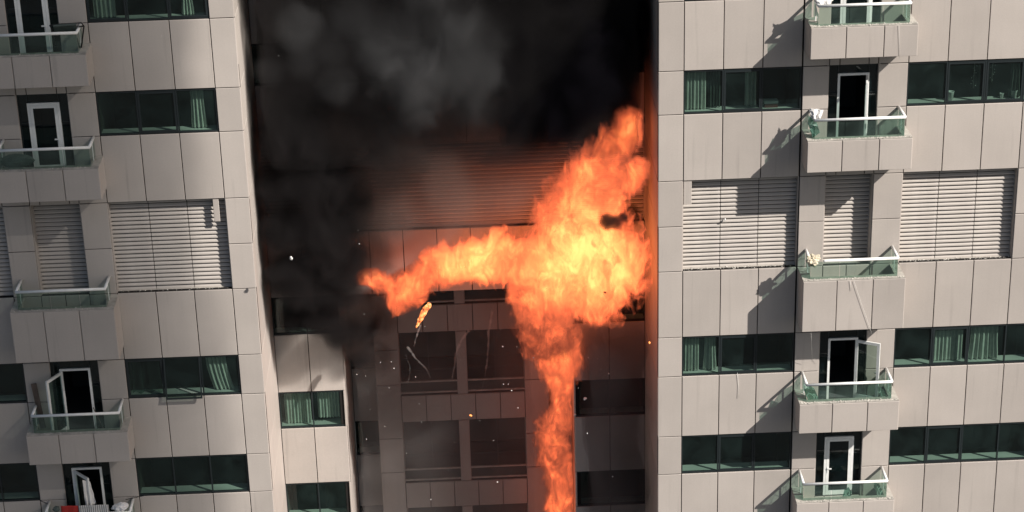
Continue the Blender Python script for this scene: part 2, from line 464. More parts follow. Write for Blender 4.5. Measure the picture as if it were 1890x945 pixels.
# ------------------------------------------------------------------ balconies
def balcony(xc, rail_z, box_h, side, label_state, broken=()):
    """box parapet clad with panels, glass guard with white rail. xc = centre; glass span 2.51 m, box 2.97 m"""
    ztop = rail_z-.58
    zbot = ztop-box_h
    org = Vector((xc, 0, zbot))
    root = empty('balcony', org+OFF, bld)
    hw = 1.485
    q = lambda mb, n, m: mb.build(n, m, root)
    ht = ztop-zbot
    # tray
    m = MB()
    m.box(-hw+.05, hw-.05, -.95, -.80, .005, ht-.004)
    m.box(-hw+.05, -hw+.20, -.80, -.002, .005, ht-.004).box(hw-.20, hw-.05, -.80, -.002, .005, ht-.004)
    m.box(-hw+.20, hw-.20, -.80, -.002, ht-.56, ht-.38)
    q(m, 'parapet', M_conc)
    q(MB().box(-hw+.012, hw-.012, -.985, -.72, ht-.003, ht+.018).box(-hw+.012, -hw+.27, -.72, -.004, ht-.003, ht+.018).box(hw-.27, hw-.012, -.72, -.004, ht-.003, ht+.018), 'ledge', M_conc)
    cuts = [-hw, -hw+.985, -hw+2.03, hw] if side > 0 else [-hw, -hw+.95, -hw+1.97, hw]
    for a, b in zip(cuts, cuts[1:]):
        panel(xc+a, xc+b, zbot, ztop, -1.0, parent=root, back=False, org=org)
    panel(-.985, 0, zbot, ztop, xc-hw, 'left', parent=root, back=False, org=org, gl=0)
    panel(-.985, 0, zbot, ztop, xc+hw, 'right', parent=root, back=False, org=org, gl=0)
    # guard
    gx0, gx1, gy = -1.255, 1.265, -.87
    z0, z1 = ht+.018, ht+.56
    seams = [gx0, gx0+(.95 if side < 0 else .84), gx0+1.78, gx1]
    for a, b in zip(seams, seams[1:]):
        g = link('glass_pane', pane_mesh(b-a-.012, z1-z0, M_clear), root, ((a+b)/2, gy, (z0+z1)/2))
    for sx, k in ((gx0, 'l'), (gx1, 'r')):
        mt = M_crack if k in broken else M_clear
        if k in broken and 'L' in broken and k == 'l':
            # a shattered side pane: what is left hangs in shards
            v = [(sx, -.86, z0), (sx, -.6, z0), (sx+.02, -.45, z0+.2), (sx, -.3, z0), (sx, -.03, z0), (sx, -.03, z1), (sx+.015, -.2, z1-.12), (sx-.02, -.42, z1), (sx, -.62, z1-.2), (sx, -.86, z0+.33)]
            q(MB().raw(v, [tuple(range(len(v)))]), 'glass_pane', mt)
        else:
            v = [(sx, -.86, z0), (sx, -.01, z0), (sx, -.01, z1), (sx, -.86, z1)]
            q(MB().raw(v, [(0, 1, 2, 3)]), 'glass_pane', mt)
    rr = .044
    m = MB()
    if 'R' in broken:          # left end of the front rail torn away
        m.tube([(gx0+.36, gy, z1+.0), (gx0+.42, gy, z1+.018), (gx1, gy, z1+.02)], rr, 8)
        m.tube([(gx0, -.62, z1-.03), (gx0, -.3, z1+.01), (gx0, -.01, z1+.02)], rr, 8)
    else:
        m.tube([(gx0-.02, gy, z1+.02), (gx1+.02, gy, z1+.02)], rr, 8)
        m.tube([(gx0, gy+.02, z1+.02), (gx0, -.01, z1+.02)], rr, 8)
    m.tube([(gx1, gy+.02, z1+.02), (gx1, -.01, z1+.02)], rr, 8)
    q(m, 'rail', M_white)
    m = MB()
    for sx in (gx0, gx1):
        m.box(sx-.012, sx+.012, -.40, -.375, z0, z1)
    q(m, 'clamp_post', M_white)
    return root, org

# ------------------------------------------------------------------ front wings
FLO = [(A, T0), (Cz, B), (H, G), (J, I), (L_, K)]          # window rows, bottom and top
WALLROWS = [(T0, T1), (B, A), (D, Cz), (G, F), (I, H), (K, J)]
STRIP = [T1, T0, A, B, Cz, D, Ez, F, G, H, I, J, K]
for a, b in zip(STRIP, STRIP[1:]):
    panel(XL1, XL0, b, a, 0)
    panel(0, XR1, b, a, 0)
    panel(0, P1, b, a, XL0, 'right', gl=.004)
    panel(0, P1, b, a, 0, 'left', gl=.004)
for z0, z1 in WALLROWS:
    for k in range(3):
        panel(XLB+k*W, XLB+(k+1)*W, z0, z1, 0)
        panel(XR1+k*W, XR1+(k+1)*W, z0, z1, 0)
    for k in range(4): panel(XRC+k*W, XRC+(k+1)*W, z0, z1, 0)
    for k in range(2): panel(XLE-(k+1)*W, XLE-k*W, z0, z1, 0)
WIN = {}
for r, (z0, z1) in enumerate(FLO[:4]):
    WIN['L', r] = window(XLB, 3, z0, z1, 0, sashes={0: (0, 2), 1: (1,), 2: (0,), 3: ()}[r], open_=1 if r == 2 else None)
    WIN['R', r] = window(XR1, 3, z0, z1, 0, sashes={0: (), 1: (1,), 2: (1,), 3: (1,)}[r])
    WIN['Q', r] = window(XRC, 4, z0, z1, 0, sashes={0: (), 1: (1, 2), 2: (1,), 3: (1,)}[r])
    WIN['P', r] = window(XLE-2*W, 2, z0, z1, 0)
louvre(XLB, XL1, F, D, 0)
louvre(XR1, XRB, F, D, 0)
louvre(XRC, XRC+3*W, F, D, 0)
louvre(XLE-2*W, XLE, F, D, 0, segs=2)
panel(XRC+3*W, XRC+4*W, Ez, D, 0)
panel(XRC+3*W, XRC+4*W, F, Ez, 0)
panel(XR1+.006, XR1+.26, D-.75, D, .03, back=False)        # small patches at the corners of two louvres
panel(XL1-.36, XL1-.17, D-.72, D-.005, .03, back=False)

def balcony_zone(x0, d0, d1, x1, gapside):
    """cladding around the doors of one stack of balconies"""
    g0 = .035 if gapside < 0 else GAP/2
    g1 = GAP/2
    def both(z0, z1):
        panel(x0, d0, z0, z1, 0, gl=g0)
        panel(d1, x1, z0, z1, 0, gr=g1)
    for (w0, w1) in FLO[:4]:
        both(w0, w1)
    for z0, z1 in WALLROWS:
        both(z0, z1)
        if (z0, z1) == (G, F):
            fl = F
            cuts = [d0, (d0+d1)/2, d1]
            for a, b in zip(cuts, cuts[1:]): panel(a, b, z0, fl, 0)
        else:
            cuts = [d0, d0+.29, d1-.27, d1]
            for a, b in zip(cuts, cuts[1:]): panel(a, b, z0, z1-.98, 0)
    both(Ez, D); both(F, Ez)
    louvre(d0, d1, F, D, 0, .36, segs=1)
balcony_zone(XRB, 4.82, 6.20, XRC, -1)
balcony_zone(XLE, -17.90, -16.50, XLB, 1)

RAILS = [(10.24, .91), (6.94, .94), (2.66, 1.60), (-1.30, .97), (-4.63, .94)]
XCR, XCL = 5.565, -17.145
brk = [('l', 'L'), ('l', 'r', 'L'), ('l', 'R'), ('l', 'r', 'L'), ('l',)]
for k, (rz, bh) in enumerate(RAILS):
    balcony(XCR, rz, bh, 1, '', brk[k])
    balcony(XCL, rz, bh, -1, '', ())
door(4.82, 6.20, T0, A-.98, 4, -1)
door(4.82, 6.20, B, Cz-.98, 80, 1)
door(4.82, 6.20, G, H-.98, 152, 1)
door(4.82, 6.20, I, J-.98, 0, 1)
door(-17.90, -16.50, T0, A-.98, 0, -1)
door(-17.90, -16.50, B, Cz-.98, 0, -1)
door(-17.90, -16.50, G, H-.98, 118, -1)
door(-17.90, -16.50, I, J-.98, 48, -1)

# ------------------------------------------------------------------ recess between the wings
w1 = (XA-XL0)/2
w2 = (0-XB)/2
wc = (XB-XA)/7
for z0, z1 in [(T0, T1), (B, A), (D, Cz), (G, F)]:
    for k in range(2):
        panel(XL0+k*w1, XL0+(k+1)*w1, z0, z1, P1)
        panel(XB+k*w2, XB+(k+1)*w2, z0, z1, P1)
    for k in range(7): panel(XA+k*wc, XA+(k+1)*wc, z0, z1, P1)
for z0, z1 in [(I, H), (K, J), (M_, L_)]:
    for k in range(2):
        panel(XL0+k*w1, XL0+(k+1)*w1, z0, z1, P1)
        panel(XB+k*w2, XB+(k+1)*w2, z0, z1, P1)
for z0, z1 in [(A, T0), (Cz, B)]:
    window(XL0, 2, z0, z1, P1, w1, depth=1.5); window(XA, 7, z0, z1, P1, wc, depth=1.5); window(XB, 2, z0, z1, P1, w2, depth=1.5)
for r, (z0, z1) in enumerate([(H, G), (J, I), (L_, K)]):
    WIN['S', r] = window(XL0, 2, z0, z1, P1, w1, depth=1.9)
    window(XB, 2, z0, z1, P1, w2, depth=1.9)
louvre(XL0, XA, F, D, P1, segs=1); louvre(XA, XB, F, D, P1, segs=1); louvre(XB, 0, F, D, P1, segs=1)
rows = [G, H, I, J, K, L_, M_, N_]
for a, b in zip(rows, rows[1:]):
    panel(P1, P3, b, a, XA, 'right', gl=.004)
    panel(P1, P3, b, a, XB, 'left', gl=.004)
# soffit over the inner court
part(MB().box(XA+.06, XB-.06, P1+.05, P3+.2, G+.002, G+.16), 'soffit', M_conc)
# bay at the back of the court
BX = [-8.70, -7.89, -6.00, -5.65, -3.76, -2.95]
for a, b in zip(rows, rows[1:]):
    panel(BX[0], BX[1], b, a, P2); panel(BX[4], BX[5], b, a, P2)
    panel(P2, P3, b, a, BX[0], 'left', gl=.004); panel(P2, P3, b, a, BX[5], 'right', gl=.004)
OPEN = [(-1.72, .58), (-5.02, -2.70), (-8.32, -6.00), (-11.62, -9.30)]
for z0, z1 in OPEN:
    if z1 > 0: z1 = -.02
    panel(BX[2], BX[3], z0, z1, P2)
    for xa, xb in ((BX[1], BX[2]), (BX[3], BX[4])):
        root = empty('loggia', Vector(((xa+xb)/2, P2, z0))+OFF, bld)
        w, h = xb-xa, z1-z0
        m = MB()
        m.box(-w/2, w/2, .05, 1.0, -.1, -.01).box(-w/2-.06, -w/2, .046, 1.0, 0, h).box(w/2, w/2+.06, .046, 1.0, 0, h)
        m.build('reveal', M_panel, root)
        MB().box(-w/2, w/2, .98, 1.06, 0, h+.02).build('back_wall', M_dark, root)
        for k in range(2):
            link('pane', pane_mesh(w/2-.04, h-.1, M_dglass), root, (-w/4+k*w/2, .96, h/2))
        MB().bar((-w/2, .05, .50), (w/2, .05, .50), .05, .05).build('rail', M_conc, root)
        MB().bar((-w/2, .05, .10), (w/2, .05, .10), .05, .05).build('rail', M_conc, root)
        link('pane', pane_mesh(w-.02, .33, M_dglass), root, (0, .055, .30))
for z1, z0 in [(-1.72, -2.70), (-5.02, -6.00), (-8.32, -9.30)]:
    n = 5
    for k in range(n):
        a = BX[1]+(BX[4]-BX[1])*k/n; b = BX[1]+(BX[4]-BX[1])*(k+1)/n
        panel(a, b, z0, z1, P2)
# deepest wall beside the bay
for z0, z1 in [(I, H), (K, J), (M_, L_)]:
    panel(XA, BX[0], z0, z1, P3); panel(BX[5], XB, z0, z1, P3)
for z0, z1 in [(H, G), (J, I), (L_, K), (N_, M_)]:
    window(XA, 1, z0, z1, P3, BX[0]-XA, depth=1.2); window(BX[5], 1, z0, z1, P3, XB-BX[5], depth=1.2)
part(backing, 'wall', M_joint)
# the storeys above and below the stretch in view
m = MB()
for zz0, zz1 in ((T1+.01, 44), (-43.99, K-.01)):
    m.box(-32, XL0, .03, 14, zz0, zz1).box(0, 26, .03, 14, zz0, zz1)
    lo = zz1 if zz1 > 0 else N_-.01
    m.box(XL0+.01, -.01, P1+.03 if zz0 > 0 else P3+.03, 14, zz0, lo)
    if zz0 < 0: m.box(XL0+.01, XA, P1+.03, P3+.02, zz0, M_-.01).box(XB, -.01, P1+.03, P3+.02, zz0, M_-.01)
m.box(-32, XLE-2*W-.01, .03, 14, K, T1).box(XRC+4*W+.01, 26, .03, 14, K, T1)
m.box(-32, 26, 11.4, 14, K, T1)
part(m, 'storeys', M_panel)

# ------------------------------------------------------------------ fire and smoke: closed billowing hulls filled with a volume
def hull(name, blobs, voxel, disp, mat, seed=0, stretch=.55, fix=None):
    """blobs: (px, py, radius_px, Y[, depth factor]) -> one lumpy closed mesh"""
    bm = bmesh.new()
    for b in blobs:
        c = at(b[0], b[1], b[3])
        r = b[2]*(c-CAM).dot(fwd)/FPX
        k = b[4] if len(b) > 4 else 1.0
        M4 = Matrix.Translation(c) @ Matrix.Diagonal((r, r*k, r*1.06, 1))
        bmesh.ops.create_icosphere(bm, subdivisions=3, radius=1.0, matrix=M4)
    return hull_from(bm, name, voxel, disp, mat, seed, stretch, fix)

def hull_from(bm, name, voxel, disp, mat, seed, stretch, fix=None):
    me = bpy.data.meshes.new(name+'_raw'); bm.to_mesh(me); bm.free()
    tmp = bpy.data.objects.new(name+'_raw', me); C.objects.link(tmp)
    md = tmp.modifiers.new('r', 'REMESH'); md.mode = 'VOXEL'; md.voxel_size = voxel
    dg = bpy.context.evaluated_depsgraph_get()
    out = bpy.data.meshes.new_from_object(tmp.evaluated_get(dg))
    bpy.data.objects.remove(tmp); bpy.data.meshes.remove(me)
    sd = Vector((seed*13.7, seed*5.1, seed*2.3))
    nrm = [v.normal.copy() for v in out.vertices]
    new = []
    for v, n_ in zip(out.vertices, nrm):
        p = v.co
        d = Vector((0, 0, 0)); a = 0
        for sc, am in disp:
            q_ = Vector((p.x, p.y, p.z*stretch))/sc+sd
            w_ = noise.noise_vector(q_*.6)*.7
            t = noise.noise(q_+w_)
            a += am*(t*.9+.35*(1-2*abs(noise.noise(q_*1.9+w_))))
            d += noise.noise_vector(q_*1.3+w_)*am*.35
        new.append(p+n_*a+d)
    if fix: new = [fix(p) for p in new]
    c = sum(new, Vector())/len(new)
    for v, p in zip(out.vertices, new): v.co = p-c
    out.name = name
    out.materials.clear(); out.materials.append(mat)
    out.polygons.foreach_set('use_smooth', [True]*len(out.polygons))
    out.update()
    return link(name, out, None, c)

def vol_nodes(name):
    m = bpy.data.materials.new(name); m.use_nodes = True
    n, l = m.node_tree.nodes, m.node_tree.links
    n.remove(n['Principled BSDF'])
    return m, n, l, n['Material Output']

def nmath(n, l, op, a, b=None, clamp=False):
    k = n.new('ShaderNodeMath'); k.operation = op; k.use_clamp = clamp
    for i, x in enumerate((a, b)):
        if x is None: continue
        if isinstance(x, (int, float)): k.inputs[i].default_value = x
        else: l.new(x, k.inputs[i])
    return k.outputs[0]

def wr(px, py, r, Y):
    c = at(px, py, Y)
    return c, r*(c-CAM).dot(fwd)/FPX

def vmath(n, l, op, a, b=None, out=0, scale=None):
    k = n.new('ShaderNodeVectorMath'); k.operation = op
    for i, x in enumerate((a, b)):
        if x is None: continue
        if isinstance(x, (tuple, list, Vector)): k.inputs[i].default_value = tuple(x)
        else: l.new(x, k.inputs[i])
    if scale is not None:
        if isinstance(scale, (int, float)): k.inputs['Scale'].default_value = scale
        else: l.new(scale, k.inputs['Scale'])
    return k.outputs['Value'] if op in ('DOT_PRODUCT', 'DISTANCE', 'LENGTH') else k.outputs[0]

def smax(n, l, a, b, k=.25):
    m = n.new('ShaderNodeMath'); m.operation = 'SMOOTH_MAX'; l.new(a, m.inputs[0]); l.new(b, m.inputs[1]); m.inputs[2].default_value = k
    return m.outputs[0]

def sphere_field(n, l, pos, blobs):
    """1 at the middle of a billow, 0 at its rim, negative outside"""
    f = None
    for b in blobs:
        c, r = wr(b[0], b[1], b[2], b[3])
        d = nmath(n, l, 'MULTIPLY_ADD', vmath(n, l, 'DISTANCE', pos, c), -1.0/r)
        d.node.inputs[2].default_value = 1.0
        f = d if f is None else smax(n, l, f, d)
    return f

def capsule_field(n, l, pos, caps):
    f = None
    for p0, p1 in caps:
        (A_, ra), (B_, rb) = wr(*p0), wr(*p1)
        ab = B_-A_
        pa = vmath(n, l, 'SUBTRACT', pos, A_)
        h = nmath(n, l, 'MULTIPLY', vmath(n, l, 'DOT_PRODUCT', pa, ab), 1.0/ab.length_squared, True)
        q = vmath(n, l, 'SCALE', tuple(ab), None, scale=h)
        d = vmath(n, l, 'DISTANCE', pa, q)
        r = nmath(n, l, 'MULTIPLY_ADD', h, rb-ra); r.node.inputs[2].default_value = ra
        d = nmath(n, l, 'SUBTRACT', 1.0, nmath(n, l, 'DIVIDE', d, r))
        f = d if f is None else smax(n, l, f, d)
    return f

def smoke_material(name, dens, col, scale, lo=.36, hi=.62, floor_=.12, step=.25, seed=0.0, aniso=.0, blobs=None, ragged=1.5):
    m, n, l, out = vol_nodes(name)
    geo = n.new('ShaderNodeNewGeometry')
    mp = n.new('ShaderNodeMapping'); mp.inputs['Scale'].default_value = (scale, scale, scale*.8); mp.inputs['Location'].default_value = (seed, seed*.7, seed*.3)
    l.new(geo.outputs['Position'], mp.inputs[0])
    nz = n.new('ShaderNodeTexNoise'); nz.inputs['Scale'].default_value = 1; nz.inputs['Detail'].default_value = 5 if blobs else 4; nz.inputs['Distortion'].default_value = .7
    l.new(mp.outputs[0], nz.inputs['Vector'])
    r_ = n.new('ShaderNodeMapRange'); r_.interpolation_type = 'SMOOTHSTEP'
    if blobs:
        f = sphere_field(n, l, geo.outputs['Position'], blobs)
        g = nmath(n, l, 'ADD', f, nmath(n, l, 'MULTIPLY', nmath(n, l, 'SUBTRACT', nz.outputs[0], .5), ragged))
        for i, v in enumerate((-.15, .55, 0, dens)): r_.inputs[i+1].default_value = v
        l.new(g, r_.inputs[0])
    else:
        for i, v in enumerate((lo, hi, dens*floor_, dens)): r_.inputs[i+1].default_value = v
        l.new(nz.outputs[0], r_.inputs[0])
    pv = n.new('ShaderNodeVolumePrincipled')
    pv.inputs['Color'].default_value = (*col, 1)
    pv.inputs['Anisotropy'].default_value = aniso
    pv.inputs['Density Attribute'].default_value = ''
    pv.inputs['Blackbody Intensity'].default_value = 0
    l.new(r_.outputs[0], pv.inputs['Density'])
    l.new(pv.outputs[0], out.inputs['Volume'])
    m.cycles.volume_step_rate = step
    return m

def fire_material(name, caps, cores, sigma=4.6, gain=1.0, scale=1.15, step=.15):
    m, n, l, out = vol_nodes(name)
    geo = n.new('ShaderNodeNewGeometry')
    pos = geo.outputs['Position']
    mp = n.new('ShaderNodeMapping'); mp.inputs['Scale'].default_value = (scale, scale, scale*.6)
    l.new(pos, mp.inputs[0])
    wp = n.new('ShaderNodeTexNoise'); wp.inputs['Scale'].default_value = 1.2; wp.inputs['Detail'].default_value = 2
    l.new(mp.outputs[0], wp.inputs['Vector'])
    wc = vmath(n, l, 'SUBTRACT', wp.outputs['Color'], (.5, .5, .5))
    wv = vmath(n, l, 'ADD', vmath(n, l, 'SCALE', wc, None, scale=1.5), mp.outputs[0])
    n1 = n.new('ShaderNodeTexNoise'); n1.inputs['Scale'].default_value = 2.1; n1.inputs['Detail'].default_value = 5; n1.inputs['Roughness'].default_value = .62
    n2 = n.new('ShaderNodeTexNoise'); n2.inputs['Scale'].default_value = 6.0; n2.inputs['Detail'].default_value = 3; n2.inputs['Roughness'].default_value = .62
    l.new(wv, n1.inputs['Vector']); l.new(wv, n2.inputs['Vector'])
    fpos = vmath(n, l, 'ADD', pos, vmath(n, l, 'SCALE', wc, None, scale=.75/scale))
    f = capsule_field(n, l, fpos, caps)
    nn = nmath(n, l, 'ADD', nmath(n, l, 'MULTIPLY', nmath(n, l, 'SUBTRACT', n1.outputs[0], .5), 3.1), nmath(n, l, 'MULTIPLY', nmath(n, l, 'SUBTRACT', n2.outputs[0], .5), 1.25))
    n3 = n.new('ShaderNodeTexNoise'); n3.inputs['Scale'].default_value = .95; n3.inputs['Detail'].default_value = 1.5
    l.new(wv, n3.inputs['Vector'])
    nn = nmath(n, l, 'ADD', nn, nmath(n, l, 'MULTIPLY', nmath(n, l, 'SUBTRACT', n3.outputs[0], .5), 1.7))
    f = nmath(n, l, 'MINIMUM', nmath(n, l, 'MULTIPLY', f, 1.5), .74)
    g = nmath(n, l, 'ADD', f, nn)
    t = nmath(n, l, 'ADD', nmath(n, l, 'MULTIPLY', g, .55), .17)
    for c_, r_, k_ in cores:
        near = n.new('ShaderNodeMapRange'); near.interpolation_type = 'SMOOTHSTEP'
        for i, v in enumerate((r_*.3, r_*1.3, k_, 0)): near.inputs[i+1].default_value = v
        l.new(vmath(n, l, 'DISTANCE', pos, c_), near.inputs[0])
        t = nmath(n, l, 'ADD', t, near.outputs[0])
    t = nmath(n, l, 'ADD', t, 0.0, True)
    cr = n.new('ShaderNodeValToRGB')
    el = cr.color_ramp.elements
    el[0].position, el[0].color = 0.0, (.010, .003, .002, 1)
    el[1].position, el[1].color = 1.0, (.84, .29, .084, 1)
    for p_, c_ in ((.18, (.055, .011, .006, 1)), (.36, (.17, .033, .014, 1)), (.55, (.42, .066, .023, 1)), (.78, (.66, .150, .042, 1))):
        e = el.new(p_); e.color = c_
    l.new(t, cr.inputs[0])
    dn = n.new('ShaderNodeMapRange'); dn.interpolation_type = 'SMOOTHSTEP'
    for i, v in enumerate((-.05, .45, 0, sigma)): dn.inputs[i+1].default_value = v
    l.new(g, dn.inputs[0])
    em = n.new('ShaderNodeEmission')
    l.new(nmath(n, l, 'MULTIPLY', dn.outputs[0], 2.75*gain), em.inputs['Strength'])
    l.new(cr.outputs[0], em.inputs[0])
    ab = n.new('ShaderNodeVolumeAbsorption'); ab.inputs['Color'].default_value = (.0, .0, .0, 1); l.new(dn.outputs[0], ab.inputs['Density'])
    ad = n.new('ShaderNodeAddShader'); l.new(em.outputs[0], ad.inputs[0]); l.new(ab.outputs[0], ad.inputs[1])
    l.new(ad.outputs[0], out.inputs['Volume'])
    m.cycles.volume_step_rate = step
    return m

fy = 1.7
CAPS = [((1088, 490, 90, fy), (1075, 430, 80, fy)), ((1065, 400, 70, fy), (1105, 322, 54, fy)), ((1105, 325, 50, fy), (1160, 232, 27, fy)), ((1112, 300, 36, fy), (1120, 248, 18, fy)), ((1150, 330, 32, fy), (1180, 298, 20, fy)),
        ((1110, 525, 54, fy), (1130, 552, 24, fy)), ((1020, 490, 60, 2.1), (940, 482, 44, 2.5)), ((930, 474, 42, 2.5), (810, 490, 33, 2.8)), ((805, 497, 32, 2.8), (738, 545, 31, 3.0)), ((745, 535, 29, 3.0), (668, 515, 16, 3.0)), ((900, 470, 30, 2.6), (915, 440, 18, 2.6)), ((740, 548, 24, 3.0), (735, 572, 14, 3.0)),
        ((1000, 540, 58, 2.5), (1015, 620, 48, 3.4)), ((1015, 610, 46, 3.4), (1040, 690, 36, 4.8)), ((1040, 690, 27, 4.8), (1038, 750, 24, 5.1)), ((1038, 750, 25, 5.1), (1024, 800, 33, 5.1)), ((1024, 800, 33, 5.1), (1032, 880, 30, 5.1)), ((1032, 880, 30, 5.1), (1036, 1030, 27, 5.1))]
CAPS = [tuple((p[0], p[1], p[2]*1.10, p[3]) for p in c_) for c_ in CAPS]
def cap_blobs(caps, k, kd=.85, gap=18):
    out = []
    for p0, p1 in caps:
        n = max(1, round(math.hypot(p1[0]-p0[0], p1[1]-p0[1])/gap))
        for i in range(n+1):
            t = i/n
            out.append((p0[0]+(p1[0]-p0[0])*t, p0[1]+(p1[1]-p0[1])*t, (p0[2]+(p1[2]-p0[2])*t)*k, p0[3]+(p1[3]-p0[3])*t, kd))
    return out
def in_court(p):
    """flames and smoke stop at the walls of the recess and of the inner court"""
    p = p.copy()
    p.x = min(max(p.x, XL0+.02), -.03) if p.y > 0 else p.x
    if p.y > P1-.03:
        if XA+.03 < p.x < XB-.03 and p.z < G-.02: pass
        elif p.z < G-.3 and XB-.03 <= p.x < XB+.9: p.x = XB-.03
        elif p.z < G-.3 and XA-.9 < p.x <= XA+.03: p.x = XA+.03
        else: p.y = P1-.03
    return p
M_fire = fire_material('flames', CAPS, [(at(1085, 475, fy), 2.0, .52), (at(880, 482, 2.6), 1.5, .30), (at(1005, 610, 3.3), 1.3, -.20), (at(1155, 265, fy), 1.1, -.03), (at(1032, 830, 5.1), 2.4, -.11)])
fire = hull('fire', cap_blobs(CAPS, 1.2, 1.0), .07, ((.95, .16), (.38, .10)), M_fire, 2, fix=in_court)
tag(fire, 'huge orange and yellow flames bursting out of the recess and up the right corner', 'fire')

M_smV = smoke_material('smoke_veil', 1.15, (.050, .046, .047), .45, seed=3.0, floor_=.35, step=.7)
M_smW = smoke_material('thin_smoke', .27, (.36, .33, .325), .5, seed=7.0, floor_=.3, step=.7)
BIGD = ((2.2, .35), (.9, .28), (.4, .13))
SM = [('smoke_cloud', 'dense black smoke rolling along the left side of the recess', ('black_smoke', 3.2, (.040, .036, .037), .9, 1.0),
       [(545, 260, 75, 2.0), (520, 340, 55, 2.0), (590, 330, 85, 2.2), (530, 420, 58, 2.0), (600, 430, 80, 2.2), (540, 510, 60, 1.9), (610, 520, 62, 2.4), (650, 480, 40, 2.6), (590, 585, 45, 2.6), (545, 585, 34, 2.8), (625, 610, 38, 3), (665, 600, 35, 3.4), (660, 650, 26, 3.8), (640, 380, 55, 2.6), (560, 170, 55, 2.4)]),
      ('smoke_cloud', 'paler grey billow of smoke high in the middle of the recess', ('grey_smoke', 1.1, (.17, .17, .175), .8, 5.0),
       [(780, 120, 95, 1.6), (860, 120, 85, 1.7), (720, 70, 75, 1.8), (830, 50, 85, 1.8), (900, 60, 60, 2), (560, 110, 45, 1.7), (610, 90, 50, 1.9), (760, 200, 60, 2), (880, 190, 60, 2), (660, 40, 60, 2), (800, -30, 90, 2), (550, 50, 52, 1.5), (500, 130, 36, 1.6), (620, 150, 45, 1.6)]),
      ('smoke_cloud', 'pitch black smoke filling the upper right of the recess above the flames', ('sooty_smoke', 3.6, (.012, .011, .015), .8, 9.0),
       [(1080, 90, 105, 2.3), (1125, 150, 68, 2.3), (1000, 60, 85, 2.4), (1120, 40, 75, 2.3), (1070, 200, 60, 2.6), (1000, 160, 60, 2.6), (1120, 220, 60, 2.9), (1155, 330, 35, 3.1), (1165, 100, 32, 2.4), (1060, -30, 100, 2.3), (950, -20, 80, 2.5), (1160, 400, 24, 3.0), (1030, 205, 58, 1.3), (1085, 150, 70, 1.2), (975, 215, 60, 1.7), (930, 120, 60, 2.2)]),
      ('smoke_cloud', 'brown-black smoke between the black smoke and the wide louvre', ('brown_smoke', .95, (.085, .065, .06), .7, 6.0),
       [(690, 400, 62, 2.3), (715, 300, 80, 2.2), (650, 230, 80, 2.2), (690, 470, 48, 2.7), (655, 560, 50, 3.0), (650, 620, 45, 3.3), (690, 660, 42, 4.4), (700, 590, 40, 4.2)]),
      ('smoke_cloud', 'brown smoke haze low over the wide louvre above the left arm of flames', ('brown_haze', .4, (.34, .26, .23), .6, 13.0),
       [(750, 390, 85, 2.2), (830, 340, 100, 2.2), (930, 330, 95, 2.2), (820, 440, 60, 2.5), (900, 410, 60, 2.5), (760, 290, 80, 2.3), (990, 300, 60, 2.2)]),
      ('smoke_cloud', 'small dark puff of smoke in front of the brightest flames', ('puff_smoke', 9.0, (.03, .028, .03), 2.6, 2.0),
       [(1120, 408, 17, .35), (1138, 412, 15, .4), (1150, 402, 10, .5)])]
for i, (nm, lb, mt, bl) in enumerate(SM):
    mat = smoke_material(mt[0], mt[1], mt[2], mt[3], seed=mt[4], blobs=bl, step=.7, ragged=(1.4, 1.4, 1.5, 1.5, 1.3, 1.2)[i])
    o = hull(nm, [(b[0], b[1], b[2]*(1.55 if i < 5 else 1.4), b[3], 1.0) for b in bl], .16 if i < 5 else .06, ((1.2, .15),) if i < 5 else ((.3, .04),), mat, 20+i, .8, in_court if i < 5 else None)
    tag(o, lb, 'smoke', 'smoke pouring from the recess', kind='stuff')

def veil(name, x0, x1, y0, y1, z0, z1, mat, seed):
    bm = bmesh.new()
    bmesh.ops.create_cube(bm, size=1, matrix=Matrix.Translation(((x0+x1)/2, (y0+y1)/2, (z0+z1)/2)) @ Matrix.Diagonal((x1-x0, y1-y0, z1-z0, 1)))
    return hull_from(bm, name, .3, ((2.5, .25), (1.0, .15)), mat, seed, 1)
o = veil('smoke_veil', XL0+.5, -.45, .9, P1-.35, 5.4, 19, M_smV, 31)
tag(o, 'brownish veil of smoke over the louvres above the flames', 'smoke', 'smoke pouring from the recess', kind='stuff')
o = veil('smoke_veil', XA+.4, -3.75, P1+.3, P2-.45, -12, -.4, M_smW, 32)
tag(o, 'thin brown smoke in the inner court in front of the loggias', 'smoke', 'smoke pouring from the recess', kind='stuff')

o = veil('smoke_veil', -1.95, -.25, .5, P1-.3, -12, -.6, smoke_material('thin_side_smoke', .36, (.08, .072, .078), .5, seed=11.0, floor_=.4, step=.7), 33)
tag(o, 'thin dark smoke in front of the shaded panels right of the flames', 'smoke', 'smoke pouring from the recess', kind='stuff')

# unseen smoke cloud added above the street so its shadow dims the left wing
M_smD = bpy.data.materials.new('shading_smoke'); M_smD.use_nodes = True
n_ = M_smD.node_tree.nodes; n_.remove(n_['Principled BSDF'])
pv = n_.new('ShaderNodeVolumePrincipled'); pv.inputs['Color'].default_value = (.2, .2, .2, 1); pv.inputs['Density'].default_value = .205; pv.inputs['Density Attribute'].default_value = ''
M_smD.node_tree.links.new(pv.outputs[0], n_['Material Output'].inputs['Volume'])
bm = bmesh.new()
for X0, Z0, t_, r_ in [(-19.25, z_, 26, 3.7) for z_ in range(-9, 20, 2)]+[(-22.9, z_, 26, 4.6) for z_ in range(-9, 20, 3)]+[(-27, z_, 26, 5) for z_ in range(-8, 20, 4)]:
    bmesh.ops.create_icosphere(bm, subdivisions=3, radius=r_, matrix=Matrix.Translation((X0+1.45*t_, -t_, Z0+1.4*t_)))
o = hull_from(bm, 'smoke_cloud', .4, ((4.0, .4),), M_smD, 41, 1)
